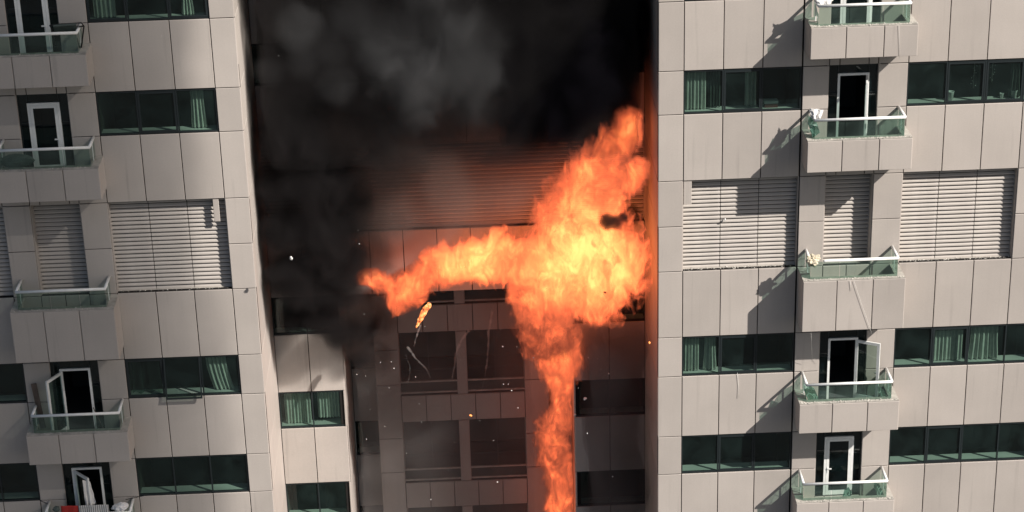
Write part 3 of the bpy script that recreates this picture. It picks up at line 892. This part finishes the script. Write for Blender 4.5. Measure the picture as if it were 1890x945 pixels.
tag(o, 'unseen grey smoke cloud added to shade the left wing, out of the picture', 'smoke', 'smoke pouring from the recess', kind='stuff')

# the column of smoke rising out of the recess above the picture
M_smE = smoke_material('rising_smoke', .55, (.06, .06, .065), .3, seed=2.0, floor_=.5, step=.7)
bm = bmesh.new()
for X0, Y0, Z0, r_ in [(-9, 1, 19, 3.6), (-5.5, 0, 19.5, 4.2), (-2.5, 1, 19, 3.4), (-7.5, -2, 24, 4.5), (-3.5, -2, 25, 4.5), (-6, -4, 30, 5.5), (-3, -5, 36, 6), (-8, -4, 35, 5)]:
    bmesh.ops.create_icosphere(bm, subdivisions=3, radius=r_, matrix=Matrix.Translation((X0, Y0, Z0)))
o = hull_from(bm, 'smoke_cloud', .35, ((3.0, .6), (1.2, .35)), M_smE, 43, 1)
tag(o, 'black smoke column rising above the recess, out of the picture', 'smoke', 'smoke pouring from the recess', kind='stuff')

# ------------------------------------------------------------------ curtains and things behind the windows
def curtain(x0, x1, z0, z1, y, label, mat=None, folds=6, amp=.05, gather=0.0, name='curtain', sway=0.0):
    mb = MB(); nx, nz = folds*6, 8
    rr = random.Random(label)
    ph = [rr.uniform(-.5, .5) for _ in range(folds+1)]
    v, f = [], []
    for j in range(nz+1):
        t = j/nz
        for i in range(nx+1):
            u = i/nx
            a = amp*(.6+.4*t)*math.sin(u*folds*2*math.pi+ph[int(u*folds)]*.8)*(1+.3*math.sin(u*17+t*2))
            x = (u-.5)*(x1-x0)*(1-gather*math.sin(math.pi*min(1, t*1.1)))+sway*t*t*(x1-x0)
            v.append((x, a, -t*(z1-z0)))
    for j in range(nz):
        for i in range(nx):
            k = j*(nx+1)+i
            f.append((k, k+1, k+nx+2, k+nx+1))
    mb.raw(v, f, True)
    o = mb.build(name, mat or M_curtain, None, ((x0+x1)/2, y, z1))
    return tag(o, label, 'curtain', 'curtains behind the windows')

yc = .30
curtain(.78, 1.38, Cz+.06, B+.3, yc, 'pale pleated curtain at left end of the window above the right louvre')
curtain(1.46, 1.80, Cz+.06, B+.3, yc+.1, 'dim narrow curtain beside the pale one, window above the right louvre', M_dcurtain, 4)
curtain(2.50, 2.82, Cz+.06, B+.3, yc+.1, 'narrow hanging curtain in the middle pane above the right louvre', M_curtain, 3)
curtain(.78, 1.25, H+.06, G+.3, yc, 'grey curtain at far left of the window below the right louvre', M_curtain, 5)
curtain(1.38, 1.78, H+.06, G+.3, yc, 'gathered grey curtain in the first pane below the right louvre, second from its edge', M_curtain, 4, .04, .2)
curtain(10.0, 10.45, Cz+.06, B+.3, .32, 'dark curtain bunched near the string of beads, window at upper right', M_dcurtain, 4, .05, .25)  # the beads in this label are painted sun glints
curtain(8.25, 9.15, H+.06, G+.3, yc, 'pale lace curtain in the second pane of the window below the far right louvre', M_curtain, 8, .03)
curtain(9.35, 10.25, H+.06, G+.3, yc, 'pale curtain in the third pane of the window below the far right louvre', M_curtain, 6, .05, .1)
curtain(-15.55, -14.95, A+.06, T0+.3, yc, 'pale curtain in the left pane of the topmost left window', M_curtain, 5)
curtain(-13.15, -12.80, A+.06, T0+.3, .3, 'bright gathered curtain in the right pane of the topmost left window', M_curtain, 4, .05, .3)
curtain(-13.15, -12.72, Cz+.06, B+.3, .3, 'bright gathered curtain in the right pane above the left louvre', M_curtain, 4, .05, .15)
curtain(-13.40, -12.80, H+.06, G+.25, .3, 'white curtain drawn aside beside the open sash, below the left louvre', M_curtain, 5, .05, .0, sway=.35)
curtain(XL0+.15, XL0+.98, J+.06, I+.25, P1+.3, 'drawn curtain in the left pane of the sunlit window in the recess', M_curtain, 8, .04)
curtain(XL0+1.2, XL0+1.9, J+.2, I+.25, P1+.32, 'drawn curtain in the right pane of the sunlit window in the recess', M_curtain, 7, .04)
# translucent plastic sheet crumpled behind a pane
curtain(-15.6, -14.7, H+.05, G-.05, .3, 'crumpled translucent plastic sheet in the left pane beside the open sash', M_clear, 3, .09, .1, name='plastic_sheet')

def pot(p, r, h, label, mat):
    mb = MB()
    n = 12
    prof = [(r*.72, 0), (r, h*.95), (r*1.08, h), (r*.9, h), (r*.85, h*.9)]
    v = [(q*math.cos(2*math.pi*k/n), q*math.sin(2*math.pi*k/n), z) for q, z in prof for k in range(n)]
    f = [(i*n+k, i*n+(k+1) % n, (i+1)*n+(k+1) % n, (i+1)*n+k) for i in range(len(prof)-1) for k in range(n)]
    f += [tuple(range(n))[::-1], tuple(range((len(prof)-1)*n, len(prof)*n))]
    o = mb.raw(v, f, True).build('pot', mat, None, p)
    return tag(o, label, 'pot', 'pots on the window ledges')
zl = Cz+.037
pot((8.36, .30, zl), .10, .26, 'white pot on the window ledge left of the painted sun glints, upper right', M_white)
pot((9.83, .30, zl), .06, .15, 'small white pot on the window ledge near the dark curtain, upper right', M_white)
pot((10.18, .32, zl), .10, .22, 'larger white pot on the ledge below the dark curtain, upper right', M_white)

def glint_string(x, z, n, label):  # white chunks on a line stand in for sun glints
    mb = MB()
    rr = random.Random(label)
    for k in range(n):
        c = Vector((rr.uniform(-.07, .07), rr.uniform(-.04, .04), -k*.075))
        mb.chunk(c, rr.uniform(.014, .03), k)
    mb.tube([(0, 0, .3), (0, 0, -n*.075)], .004, 4)
    return tag(mb.build('glint_string', M_white, None, (x, .30, z)), label, 'bead string', 'painted sun glints in the upper right window')
glint_string(9.0, B-.1, 11, 'string of bright beads hanging in the second pane, upper right window')  # label also seeds the shapes; these beads are painted sun glints
glint_string(9.52, B-.02, 10, 'string of bright beads hanging at the left of the third pane, upper right window')  # second cluster of pale dots added as sun glints, not hanging beads

def rbox(name, x0, x1, y0, y1, z0, z1, mat, label, cat, lid=None):
    c = Vector(((x0+x1)/2, (y0+y1)/2, z0))
    root = empty(name, c)
    w, d, h = (x1-x0)/2, (y1-y0)/2, z1-z0
    MB().box(-w, w, -d, d, 0, h*.62).build('body', lid or mat, root)
    MB().box(-w-.01, w+.01, -d-.01, d+.01, h*.62+.002, h).build('lid', mat, root)
    return tag(root, label, cat)
M_maroon = simple('maroon_plastic', (.16, .05, .045), .5, .4)
rbox('storage_box', 3.05, 3.42, .22, .46, zl, zl+.19, M_white, 'low box with white lid on the ledge of the right pane, right wing', 'box', M_maroon)
# furniture in the low sunlit recess window
cab = empty('cabinet', (-10.1, P1+1.1, L_-.9))
M_wood = simple('dark_wood', (.05, .045, .04), .6, .3, vary=.2)
MB().box(-.36, .36, -.2, .2, .06, 1.75).build('carcass', M_wood, cab)
for sx in (-1, 1): MB().box(sx*.18-.17, sx*.18+.17, -.222, -.202, .1, 1.7).build('door', M_wood, cab)
tag(cab, 'dark cabinet inside the lowest sunlit window of the recess', 'cabinet')

# ------------------------------------------------------------------ things on the balconies
M_plank = simple('weathered_wood', (.12, .09, .075), .8, .2, vary=.3, scale=6)
M_black = simple('black_metal', (.02, .02, .022), .5, .4)
M_cloth = simple('white_cloth', (.72, .70, .68), .9, .05, vary=.08)
M_red = simple('red_cloth', (.38, .04, .035), .9, .05)
M_foam = simple('insulation_foam', (.62, .55, .42), .95, .05, vary=.3, scale=9, bump=.6)
zb = H-.98
a_, b_ = at(62, 708, -.12), at(80, 790, -.30)
o = MB().bar((0, 0, 0), b_-a_, .16, .03, (0, 1, 0)).build('plank', M_plank, None, a_)
tag(o, 'brown plank leaning on the wall beside the left-hand open balcony door', 'plank')
a_, b_ = at(172, 752, -.2), at(197, 805, -.45)
tag(MB().tube([(0, 0, 0), b_-a_], .013, 6).build('stick', M_plank, None, a_), 'thin stick leaning at the right of the left-hand open balcony door', 'stick')

def crumple(name, px, py, Y, w, h, d, mat, label, cat, seed, jag=.35, voxel=None):
    bm = bmesh.new()
    bmesh.ops.create_icosphere(bm, subdivisions=4, radius=1.0)
    rr = random.Random(seed); sd = Vector((seed*3.1, seed*1.7, seed))
    for v in bm.verts:
        p = v.co.copy()
        k = 1+jag*(noise.noise(p*1.6+sd)*1.2+noise.noise(p*4+sd)*.6+abs(noise.noise(p*8+sd))*.4)
        v.co = Vector((p.x*w*k, p.y*d*k, p.z*h*k))
    me = bpy.data.meshes.new(name); bm.to_mesh(me); bm.free()
    me.materials.append(mat)
    o = link(name, me, None, at(px, py, Y))
    return tag(o, label, cat)
def sheet(name, pts, mat, label, cat, group=None, seed=1, amp=.03):
    """a hanging cloth spanned between four pixel/depth corners, with folds and thickness"""
    q4 = [at(*p) for p in pts]
    n = 14
    v, f = [], []
    c = sum(q4, Vector())/4
    for side in (0, 1):
        for j in range(n+1):
            for i in range(n+1):
                u, t = i/n, j/n
                p = (q4[0]*(1-u)+q4[1]*u)*(1-t)+(q4[3]*(1-u)+q4[2]*u)*t
                k = amp*(math.sin(u*13+seed)+.6*math.sin(u*29+t*3+seed))*(.3+t)+amp*.8*noise.noise(Vector((u*4, t*4, seed*3.3)))
                p = p+Vector((amp*.4*noise.noise(Vector((u*3, t*5, seed+9))), k+side*.012, 0))
                v.append(p-c)
    s1 = (n+1)*(n+1)
    for j in range(n):
        for i in range(n):
            k = j*(n+1)+i
            f.append((k, k+1, k+n+2, k+n+1)); f.append((s1+k, s1+k+n+1, s1+k+n+2, s1+k+1))
    for i in range(n):
        f += [(i+1, i, s1+i, s1+i+1), (n*(n+1)+i, n*(n+1)+i+1, s1+n*(n+1)+i+1, s1+n*(n+1)+i)]
        f += [(i*(n+1), (i+1)*(n+1), s1+(i+1)*(n+1), s1+i*(n+1)), ((i+1)*(n+1)+n, i*(n+1)+n, s1+i*(n+1)+n, s1+(i+1)*(n+1)+n)]
    o = MB().raw(v, f, True).build(name, mat, None, c)
    return tag(o, label, cat, group)

# laundry and bedding at the bottom left balcony
def stripe_mat():
    m, n, l, b = newmat('striped_cloth')
    geo = n.new('ShaderNodeNewGeometry'); sx = n.new('ShaderNodeSeparateXYZ'); l.new(geo.outputs['Position'], sx.inputs[0])
    k = nmath(n, l, 'GREATER_THAN', nmath(n, l, 'FRACT', nmath(n, l, 'MULTIPLY', sx.outputs[0], 16.0)), .55)
    mx = n.new('ShaderNodeMix'); mx.data_type = 'RGBA'; l.new(k, mx.inputs[0])
    mx.inputs[6].default_value = (.62, .61, .58, 1); mx.inputs[7].default_value = (.20, .19, .19, 1)
    l.new(mx.outputs[2], b.inputs['Base Color']); b.inputs['Roughness'].default_value = .95
    return m
M_stripe = stripe_mat()
LND = 'laundry on the lowest left balcony'
yl = -.80
sheet('towel', [(112, 934, yl), (144, 933.5, yl), (148, 965, yl), (115, 965, yl)], M_red, 'red towel hung over the rail of the lowest left balcony', 'towel', LND, 2, .015)
sheet('towel', [(145, 933.5, yl-.01), (200, 931.5, yl-.01), (204, 965, yl-.01), (149, 965, yl-.01)], M_stripe, 'striped grey and white towel beside the red one on the rail', 'towel', LND, 5, .015)
crumple('pillow', 222, 936, -.72, .22, .12, .16, M_cloth, 'crumpled pale pillow on the lowest left balcony rail', 'pillow', 4, .3)
crumple('clothing_bundle', 104, 940, -.75, .10, .08, .1, M_dcurtain, 'small dark clothing bundle left of the red towel', 'clothing', 6, .3)
sheet('cloth', [(152, 886, -.50), (166, 889, -.36), (178, 932, -.36), (158, 934, -.50)], M_cloth, 'white cloth hanging on the half-open door of the lowest left balcony', 'cloth', None, 3, .03)
for i, (p0, p1, lb) in enumerate([((74, 924, -.8), (88, 930, -.2), 'thin dark pole end sticking out left of the laundry balcony'), ((232, 922, -.5), (266, 915, -1.0), 'thin dark pole end sticking out right of the laundry balcony')]):
    a_, b_ = at(*p0), at(*p1)
    tag(MB().tube([(0, 0, 0), b_-a_], .012, 6).build('pole', M_black, None, a_), lb, 'pole')
# drying rack on the top left balcony
rk = empty('drying_rack', at(125, 72, -.45))
base = at(125, 72, -.45)
def loc(px, py, Y): return at(px, py, Y)-base
MB().tube([loc(92, 47, -.7), loc(150, 42, -.7)], .022, 6).build('bar', M_black, rk)
MB().tube([loc(96, 54, -.45), loc(155, 48, -.45)], .022, 6).build('bar', M_black, rk)
MB().tube([loc(92, 47, -.7), loc(96, 54, -.45), loc(102, 85, -.5)], .02, 6).build('leg', M_black, rk)
MB().tube([loc(150, 42, -.7), loc(155, 48, -.45), loc(150, 88, -.5)], .02, 6).build('leg', M_black, rk)
cl = [loc(98, 46, -.72), loc(140, 43, -.72), loc(143, 56, -.5), loc(100, 58, -.5)]
MB().raw([*cl, *[c_+Vector((0, 0, -.05)) for c_ in cl]], [(0, 1, 2, 3), (7, 6, 5, 4), (0, 4, 5, 1), (1, 5, 6, 2), (2, 6, 7, 3), (3, 7, 4, 0)]).build('draped_cloth', M_dcurtain, rk)
tag(rk, 'black drying rack with dark cloth on the topmost left balcony', 'rack')
MB_c = crumple('cushion', 32, 297, -.45, .42, .20, .2, M_dcurtain, 'dark rounded cushion behind the glass of the second left balcony', 'cushion', 8, .15)

# torn sheets and foam on the right-hand balconies
sheet('torn_sheet', [(1494, 200, -.55), (1521, 203, -.6), (1514, 222, -.72), (1497, 219, -.7)], M_cloth, 'torn white sheet at left corner of the balcony above the right louvres', 'sheet', None, 7, .06)
sheet('torn_sheet', [(1502, -8, -.7), (1541, -6, -.55), (1532, 14, -.7), (1510, 11, -.8)], M_cloth, 'crumpled white sheet on the topmost right balcony', 'sheet', None, 8, .06)
crumple('foam_lump', 1500, 480, -.82, .15, .13, .09, M_foam, 'beige foam lump stuck on the broken rail corner beside the right louvres', 'foam', 11, .8)
def shard(px, py, Y, w, h, tilt, label):
    c = at(px, py, Y)
    v = [(-w/2, 0, 0), (w*.4, 0, .03), (w/2, 0, h*.55), (w*.05, 0, h), (-w*.35, 0, h*.7)]
    v2 = [(x, y+.008, z) for x, y, z in v]
    n = len(v)
    f = [tuple(range(n)), tuple(range(2*n-1, n-1, -1))]+[(i, n+i, n+(i+1) % n, (i+1) % n) for i in range(n)]
    o = MB().raw(v+v2, f).build('glass_shard', M_crack, None, c)
    o.rotation_euler = (R(-18), R(tilt), R(25))
    return tag(o, label, 'glass shard', 'glass shards leaning on the right balconies')
shard(1508, 250, -.72, .3, .62, -18, 'cracked glass shard leaning at left end of the balcony above the right louvres')
shard(1505, 742, -.70, .36, .7, -24, 'cracked glass shard leaning at left end of the balcony below the right louvres')
shard(1634, 738, -.70, .2, .5, -22, 'narrow glass shard leaning at right end of the balcony below the right louvres')
shard(1627, 915, -.70, .22, .55, -22, 'glass shard leaning at right end of the lowest right balcony')
shard(1563, 917, -.72, .34, .3, 20, 'small glass shard lying before the closed door of the lowest right balcony')

# rubble along the ledges
ORD = ['topmost', 'second', 'middle', 'fourth', 'lowest']
rrg = random.Random(5)
def rubble(x0, x1, y0, y1, z, n, label, rmax=.021):
    mb = MB()
    for k in range(n):
        r_ = rrg.uniform(.008, rmax)*(1 if rrg.random() < .85 else 1.6)
        mb.chunk((rrg.uniform(x0, x1)-(x0+x1)/2, rrg.uniform(y0, y1), r_*.35), r_, rrg.random())
    o = mb.build('rubble', M_rubble, None, ((x0+x1)/2, 0, z))
    return tag(o, label, 'rubble', 'rubble on the ledges', kind='stuff')
for k, (rz, bh) in enumerate(RAILS):
    z = rz-.58+.018
    rubble(XCR-1.47, XCR+1.47, -.985, -.88, z, 230, 'pale crumbs of rubble on the front ledge of the %s right balcony' % ORD[k])
    rubble(XCL-1.47, XCL+1.47, -.985, -.88, z, 60, 'pale crumbs of rubble on the front ledge of the %s left balcony' % ORD[k], .018)
rubble(XR1+.05, XRB-.05, .06, .22, F-.004, 130, 'crumbs of rubble on the sill of the louvre right of the recess')
rubble(XRC+.05, XRC+3*W-.05, .06, .22, F-.004, 150, 'crumbs of rubble on the sill of the far right louvre')
rubble(XLB+.05, XL1-.05, .06, .22, F-.004, 70, 'crumbs of rubble on the sill of the left louvre', .018)

# dangling threads
M_thread = simple('pale_thread', (.70, .68, .64), .8, .2)
def thread(pts, label, r=.004):
    ps = [at(*p) for p in pts]
    o = MB().tube([p-ps[0] for p in ps], r, 5).build('cable', M_thread, None, ps[0])
    return tag(o, label, 'cable', 'pale cables dangling on the right wing')
thread([(1576, 518, -1.03), (1583, 540, -1.03), (1594, 572, -1.03), (1606, 606, -1.03), (1609, 616, -1.0)], 'long pale cable dangling across the front of the middle right balcony')
thread([(1569, 518, -1.02), (1571, 536, -1.02)], 'short pale cable end on the front of the middle right balcony', .005)
thread([(1497, 614, -1.02), (1498, 636, -.5), (1499, 662, -.2)], 'pale cable hanging below the middle right balcony')
thread([(1659, 46, -1.02), (1660, 70, -1.02), (1661, 108, -1.02)], 'pale cable hanging on the front of the topmost right balcony')
thread([(1361, 688, -.02), (1363, 712, -.02), (1362, 735, -.02)], 'short pale streak stain below the window of the right wing, built as a thread', .005)  # white streak stain on the panel, built as a thin thread

# ------------------------------------------------------------------ flying debris, embers, smoke trails
M_chip = simple('pale_fragment', (.75, .74, .72), .7, .2)
M_dchip = simple('charred_fragment', (.03, .025, .022), .8, .2)
def emis(name, col, st):
    m, n, l, b = newmat(name)
    b.inputs['Base Color'].default_value = (.1, .04, .02, 1)
    b.inputs['Emission Color'].default_value = (*col, 1)
    b.inputs['Emission Strength'].default_value = st
    return m
M_ember = emis('glowing_ember', (1, .33, .09), 1.6)
def chip(px, py, Y, r, mat, name, label, cat, seed, group=None, shp=(1, .5, .8)):
    bm = bmesh.new()
    bmesh.ops.create_icosphere(bm, subdivisions=1, radius=r)
    rr = random.Random(seed)
    e = Euler((rr.random()*6, rr.random()*6, rr.random()*6)).to_matrix()
    for v in bm.verts:
        k = rr.uniform(.55, 1.3)
        v.co = e @ Vector((v.co.x*shp[0]*k, v.co.y*shp[1]*k, v.co.z*shp[2]*k))
    me = bpy.data.meshes.new(name); bm.to_mesh(me); bm.free(); me.materials.append(mat)
    return tag(link(name, me, None, at(px, py, Y)), label, cat, group)
chip(537, 476, -1.0, .085, M_chip, 'fragment', 'white fragment flying in front of the black smoke at left', 'debris', 1)
chip(1080, 736, 1.5, .065, M_chip, 'fragment', 'white fragment falling in front of the dark window right of the flames', 'debris', 2)
chip(1061, 765, 2.5, .06, M_chip, 'fragment', 'pale fragment falling at the right edge of the column of flames', 'debris', 3)
chip(1117, 540, .2, .05, M_dchip, 'fragment', 'dark round fragment in front of the yellow fireball', 'debris', 4, None, (1, 1, 1))
chip(1338, 405, .16, .06, M_chip, 'fragment', 'pale fragment caught on the louvre of the right wing', 'debris', 9)
chip(869, 767, 3.0, .05, M_ember, 'ember', 'glowing ember falling between the two columns of loggias', 'ember', 5, 'glowing embers', (.7, .7, 1.1))
chip(1199, 632, .8, .055, M_ember, 'ember', 'glowing ember in front of the dark side wall at right', 'ember', 6, 'glowing embers')
# burning piece of debris
TCAP = [((791, 564, 4.6, 1.5), (782, 577, 5.4, 1.5)), ((782, 577, 5.4, 1.5), (775, 590, 3.4, 1.5)), ((775, 590, 3.2, 1.5), (769, 604, 1.2, 1.5))]
M_torch, n_, l_, b_ = newmat('burning_surface')
nz_ = n_.new('ShaderNodeTexNoise'); nz_.inputs['Scale'].default_value = 9; nz_.inputs['Detail'].default_value = 5
tc_ = n_.new('ShaderNodeTexCoord'); l_.new(tc_.outputs['Object'], nz_.inputs['Vector'])
cr_ = n_.new('ShaderNodeValToRGB'); e_ = cr_.color_ramp.elements
e_[0].position, e_[0].color = .34, (.25, .03, .01, 1); e_[1].position, e_[1].color = .66, (1, .55, .20, 1)
x_ = e_.new(.5); x_.color = (1, .25, .06, 1)
l_.new(nz_.outputs[0], cr_.inputs[0]); l_.new(cr_.outputs[0], b_.inputs['Emission Color']); b_.inputs['Emission Strength'].default_value = 1.2
b_.inputs['Base Color'].default_value = (.05, .03, .02, 1)
tf = hull('burning_fragment', cap_blobs(TCAP, 1.0, .6, 2), .01, ((.1, .026), (.045, .018)), M_torch, 51)
tag(tf, 'burning fragment with a yellow flame falling in front of the upper loggia', 'burning debris')
# small fragments
rs = random.Random(12)
base_m = []
for k in range(5):
    bm = bmesh.new(); bmesh.ops.create_icosphere(bm, subdivisions=1, radius=.02)
    for v in bm.verts: v.co *= rs.uniform(.5, 1.3)
    me = bpy.data.meshes.new('fragment'); bm.to_mesh(me); bm.free(); me.materials.append(M_chip); base_m.append(me)
spots = [(572, 78), (754, 54), (514, 103), (626, 311), (661, 425), (663, 450), (672, 580), (722, 395), (722, 668), (727, 680), (702, 669), (718, 716), (928, 640), (954, 640), (985, 660), (929, 709), (938, 709), (944, 721), (956, 753), (1086, 660), (1103, 662), (1109, 682), (1124, 690), (1135, 762), (1084, 800), (1178, 803), (1086, 868), (1131, 880), (976, 894), (918, 890)]
for k in range(26): spots.append((rs.uniform(655, 1190), rs.uniform(600, 940)))
for k, (x_, y_) in enumerate(spots):
    o = link('fragment', base_m[k % 5], None, at(x_, y_, rs.uniform(.5, 3.2)))
    o.rotation_euler = (rs.random()*6, rs.random()*6, rs.random()*6)
    o.scale = [rs.uniform(.6, 1.25)*(1.0 if y_ < 600 or k < 30 else .65)]*3
    tag(o, 'tiny pale fragment among the specks flying through the recess', 'debris', 'tiny fragments flying through the recess')
# smoke trails behind falling pieces
mt = bpy.data.materials.new('pale_smoke_trail'); mt.use_nodes = True
n_ = mt.node_tree.nodes; n_.remove(n_['Principled BSDF'])
pv = n_.new('ShaderNodeVolumePrincipled'); pv.inputs['Color'].default_value = (.85, .82, .8, 1); pv.inputs['Density'].default_value = 3.5; pv.inputs['Density Attribute'].default_value = ''
mt.node_tree.links.new(pv.outputs[0], n_['Material Output'].inputs['Volume'])
def trail(pts, Y, r0, r1, label, seed):
    rr = random.Random(seed)
    ps = []
    for (x0, y0), (x1, y1) in zip(pts, pts[1:]):
        for k in range(6):
            t = k/6
            ps.append((x0+(x1-x0)*t+rr.uniform(-1, 1)*.6, y0+(y1-y0)*t))
    ps.append(pts[-1])
    w = [at(x, y, Y) for x, y in ps]
    n = len(w)
    o = MB().tube([p-w[0] for p in w], [(r0+(r1-r0)*i/(n-1))*rr.uniform(.45, 1.0) for i in range(n)], 6).build('smoke_trail', mt, None, w[0])
    return tag(o, label, 'smoke trail', 'smoke trails behind falling pieces')
trail([(776, 600), (769, 620), (764, 640)], 1.5, .05, .02, 'pale smoke trail just below the burning fragment', 1)
trail([(748, 654), (757, 678), (756, 695), (751, 708)], 3.0, .02, .022, 'short pale smoke trail at left edge of the upper loggia', 2)
trail([(752, 640), (768, 662), (786, 680), (795, 698)], 3.2, .06, .02, 'slanting smoke trail crossing the upper loggia', 3)
trail([(866, 610), (850, 630), (842, 652), (838, 680), (833, 704)], 3.0, .07, .025, 'wavy pale smoke trail between the two upper loggias', 4)
trail([(908, 575), (902, 612), (900, 660), (896, 690), (888, 726)], 3.2, .06, .018, 'long faint smoke trail in front of the right-hand upper loggia', 5)
trail([(986, 640), (981, 690), (976, 736)], 3.4, .03, .012, 'thin smoke trail just left of the column of flames', 6)
trail([(1110, 604), (1118, 632), (1126, 658)], 2.0, .03, .015, 'thin smoke trail in front of panels right of the flames', 7)
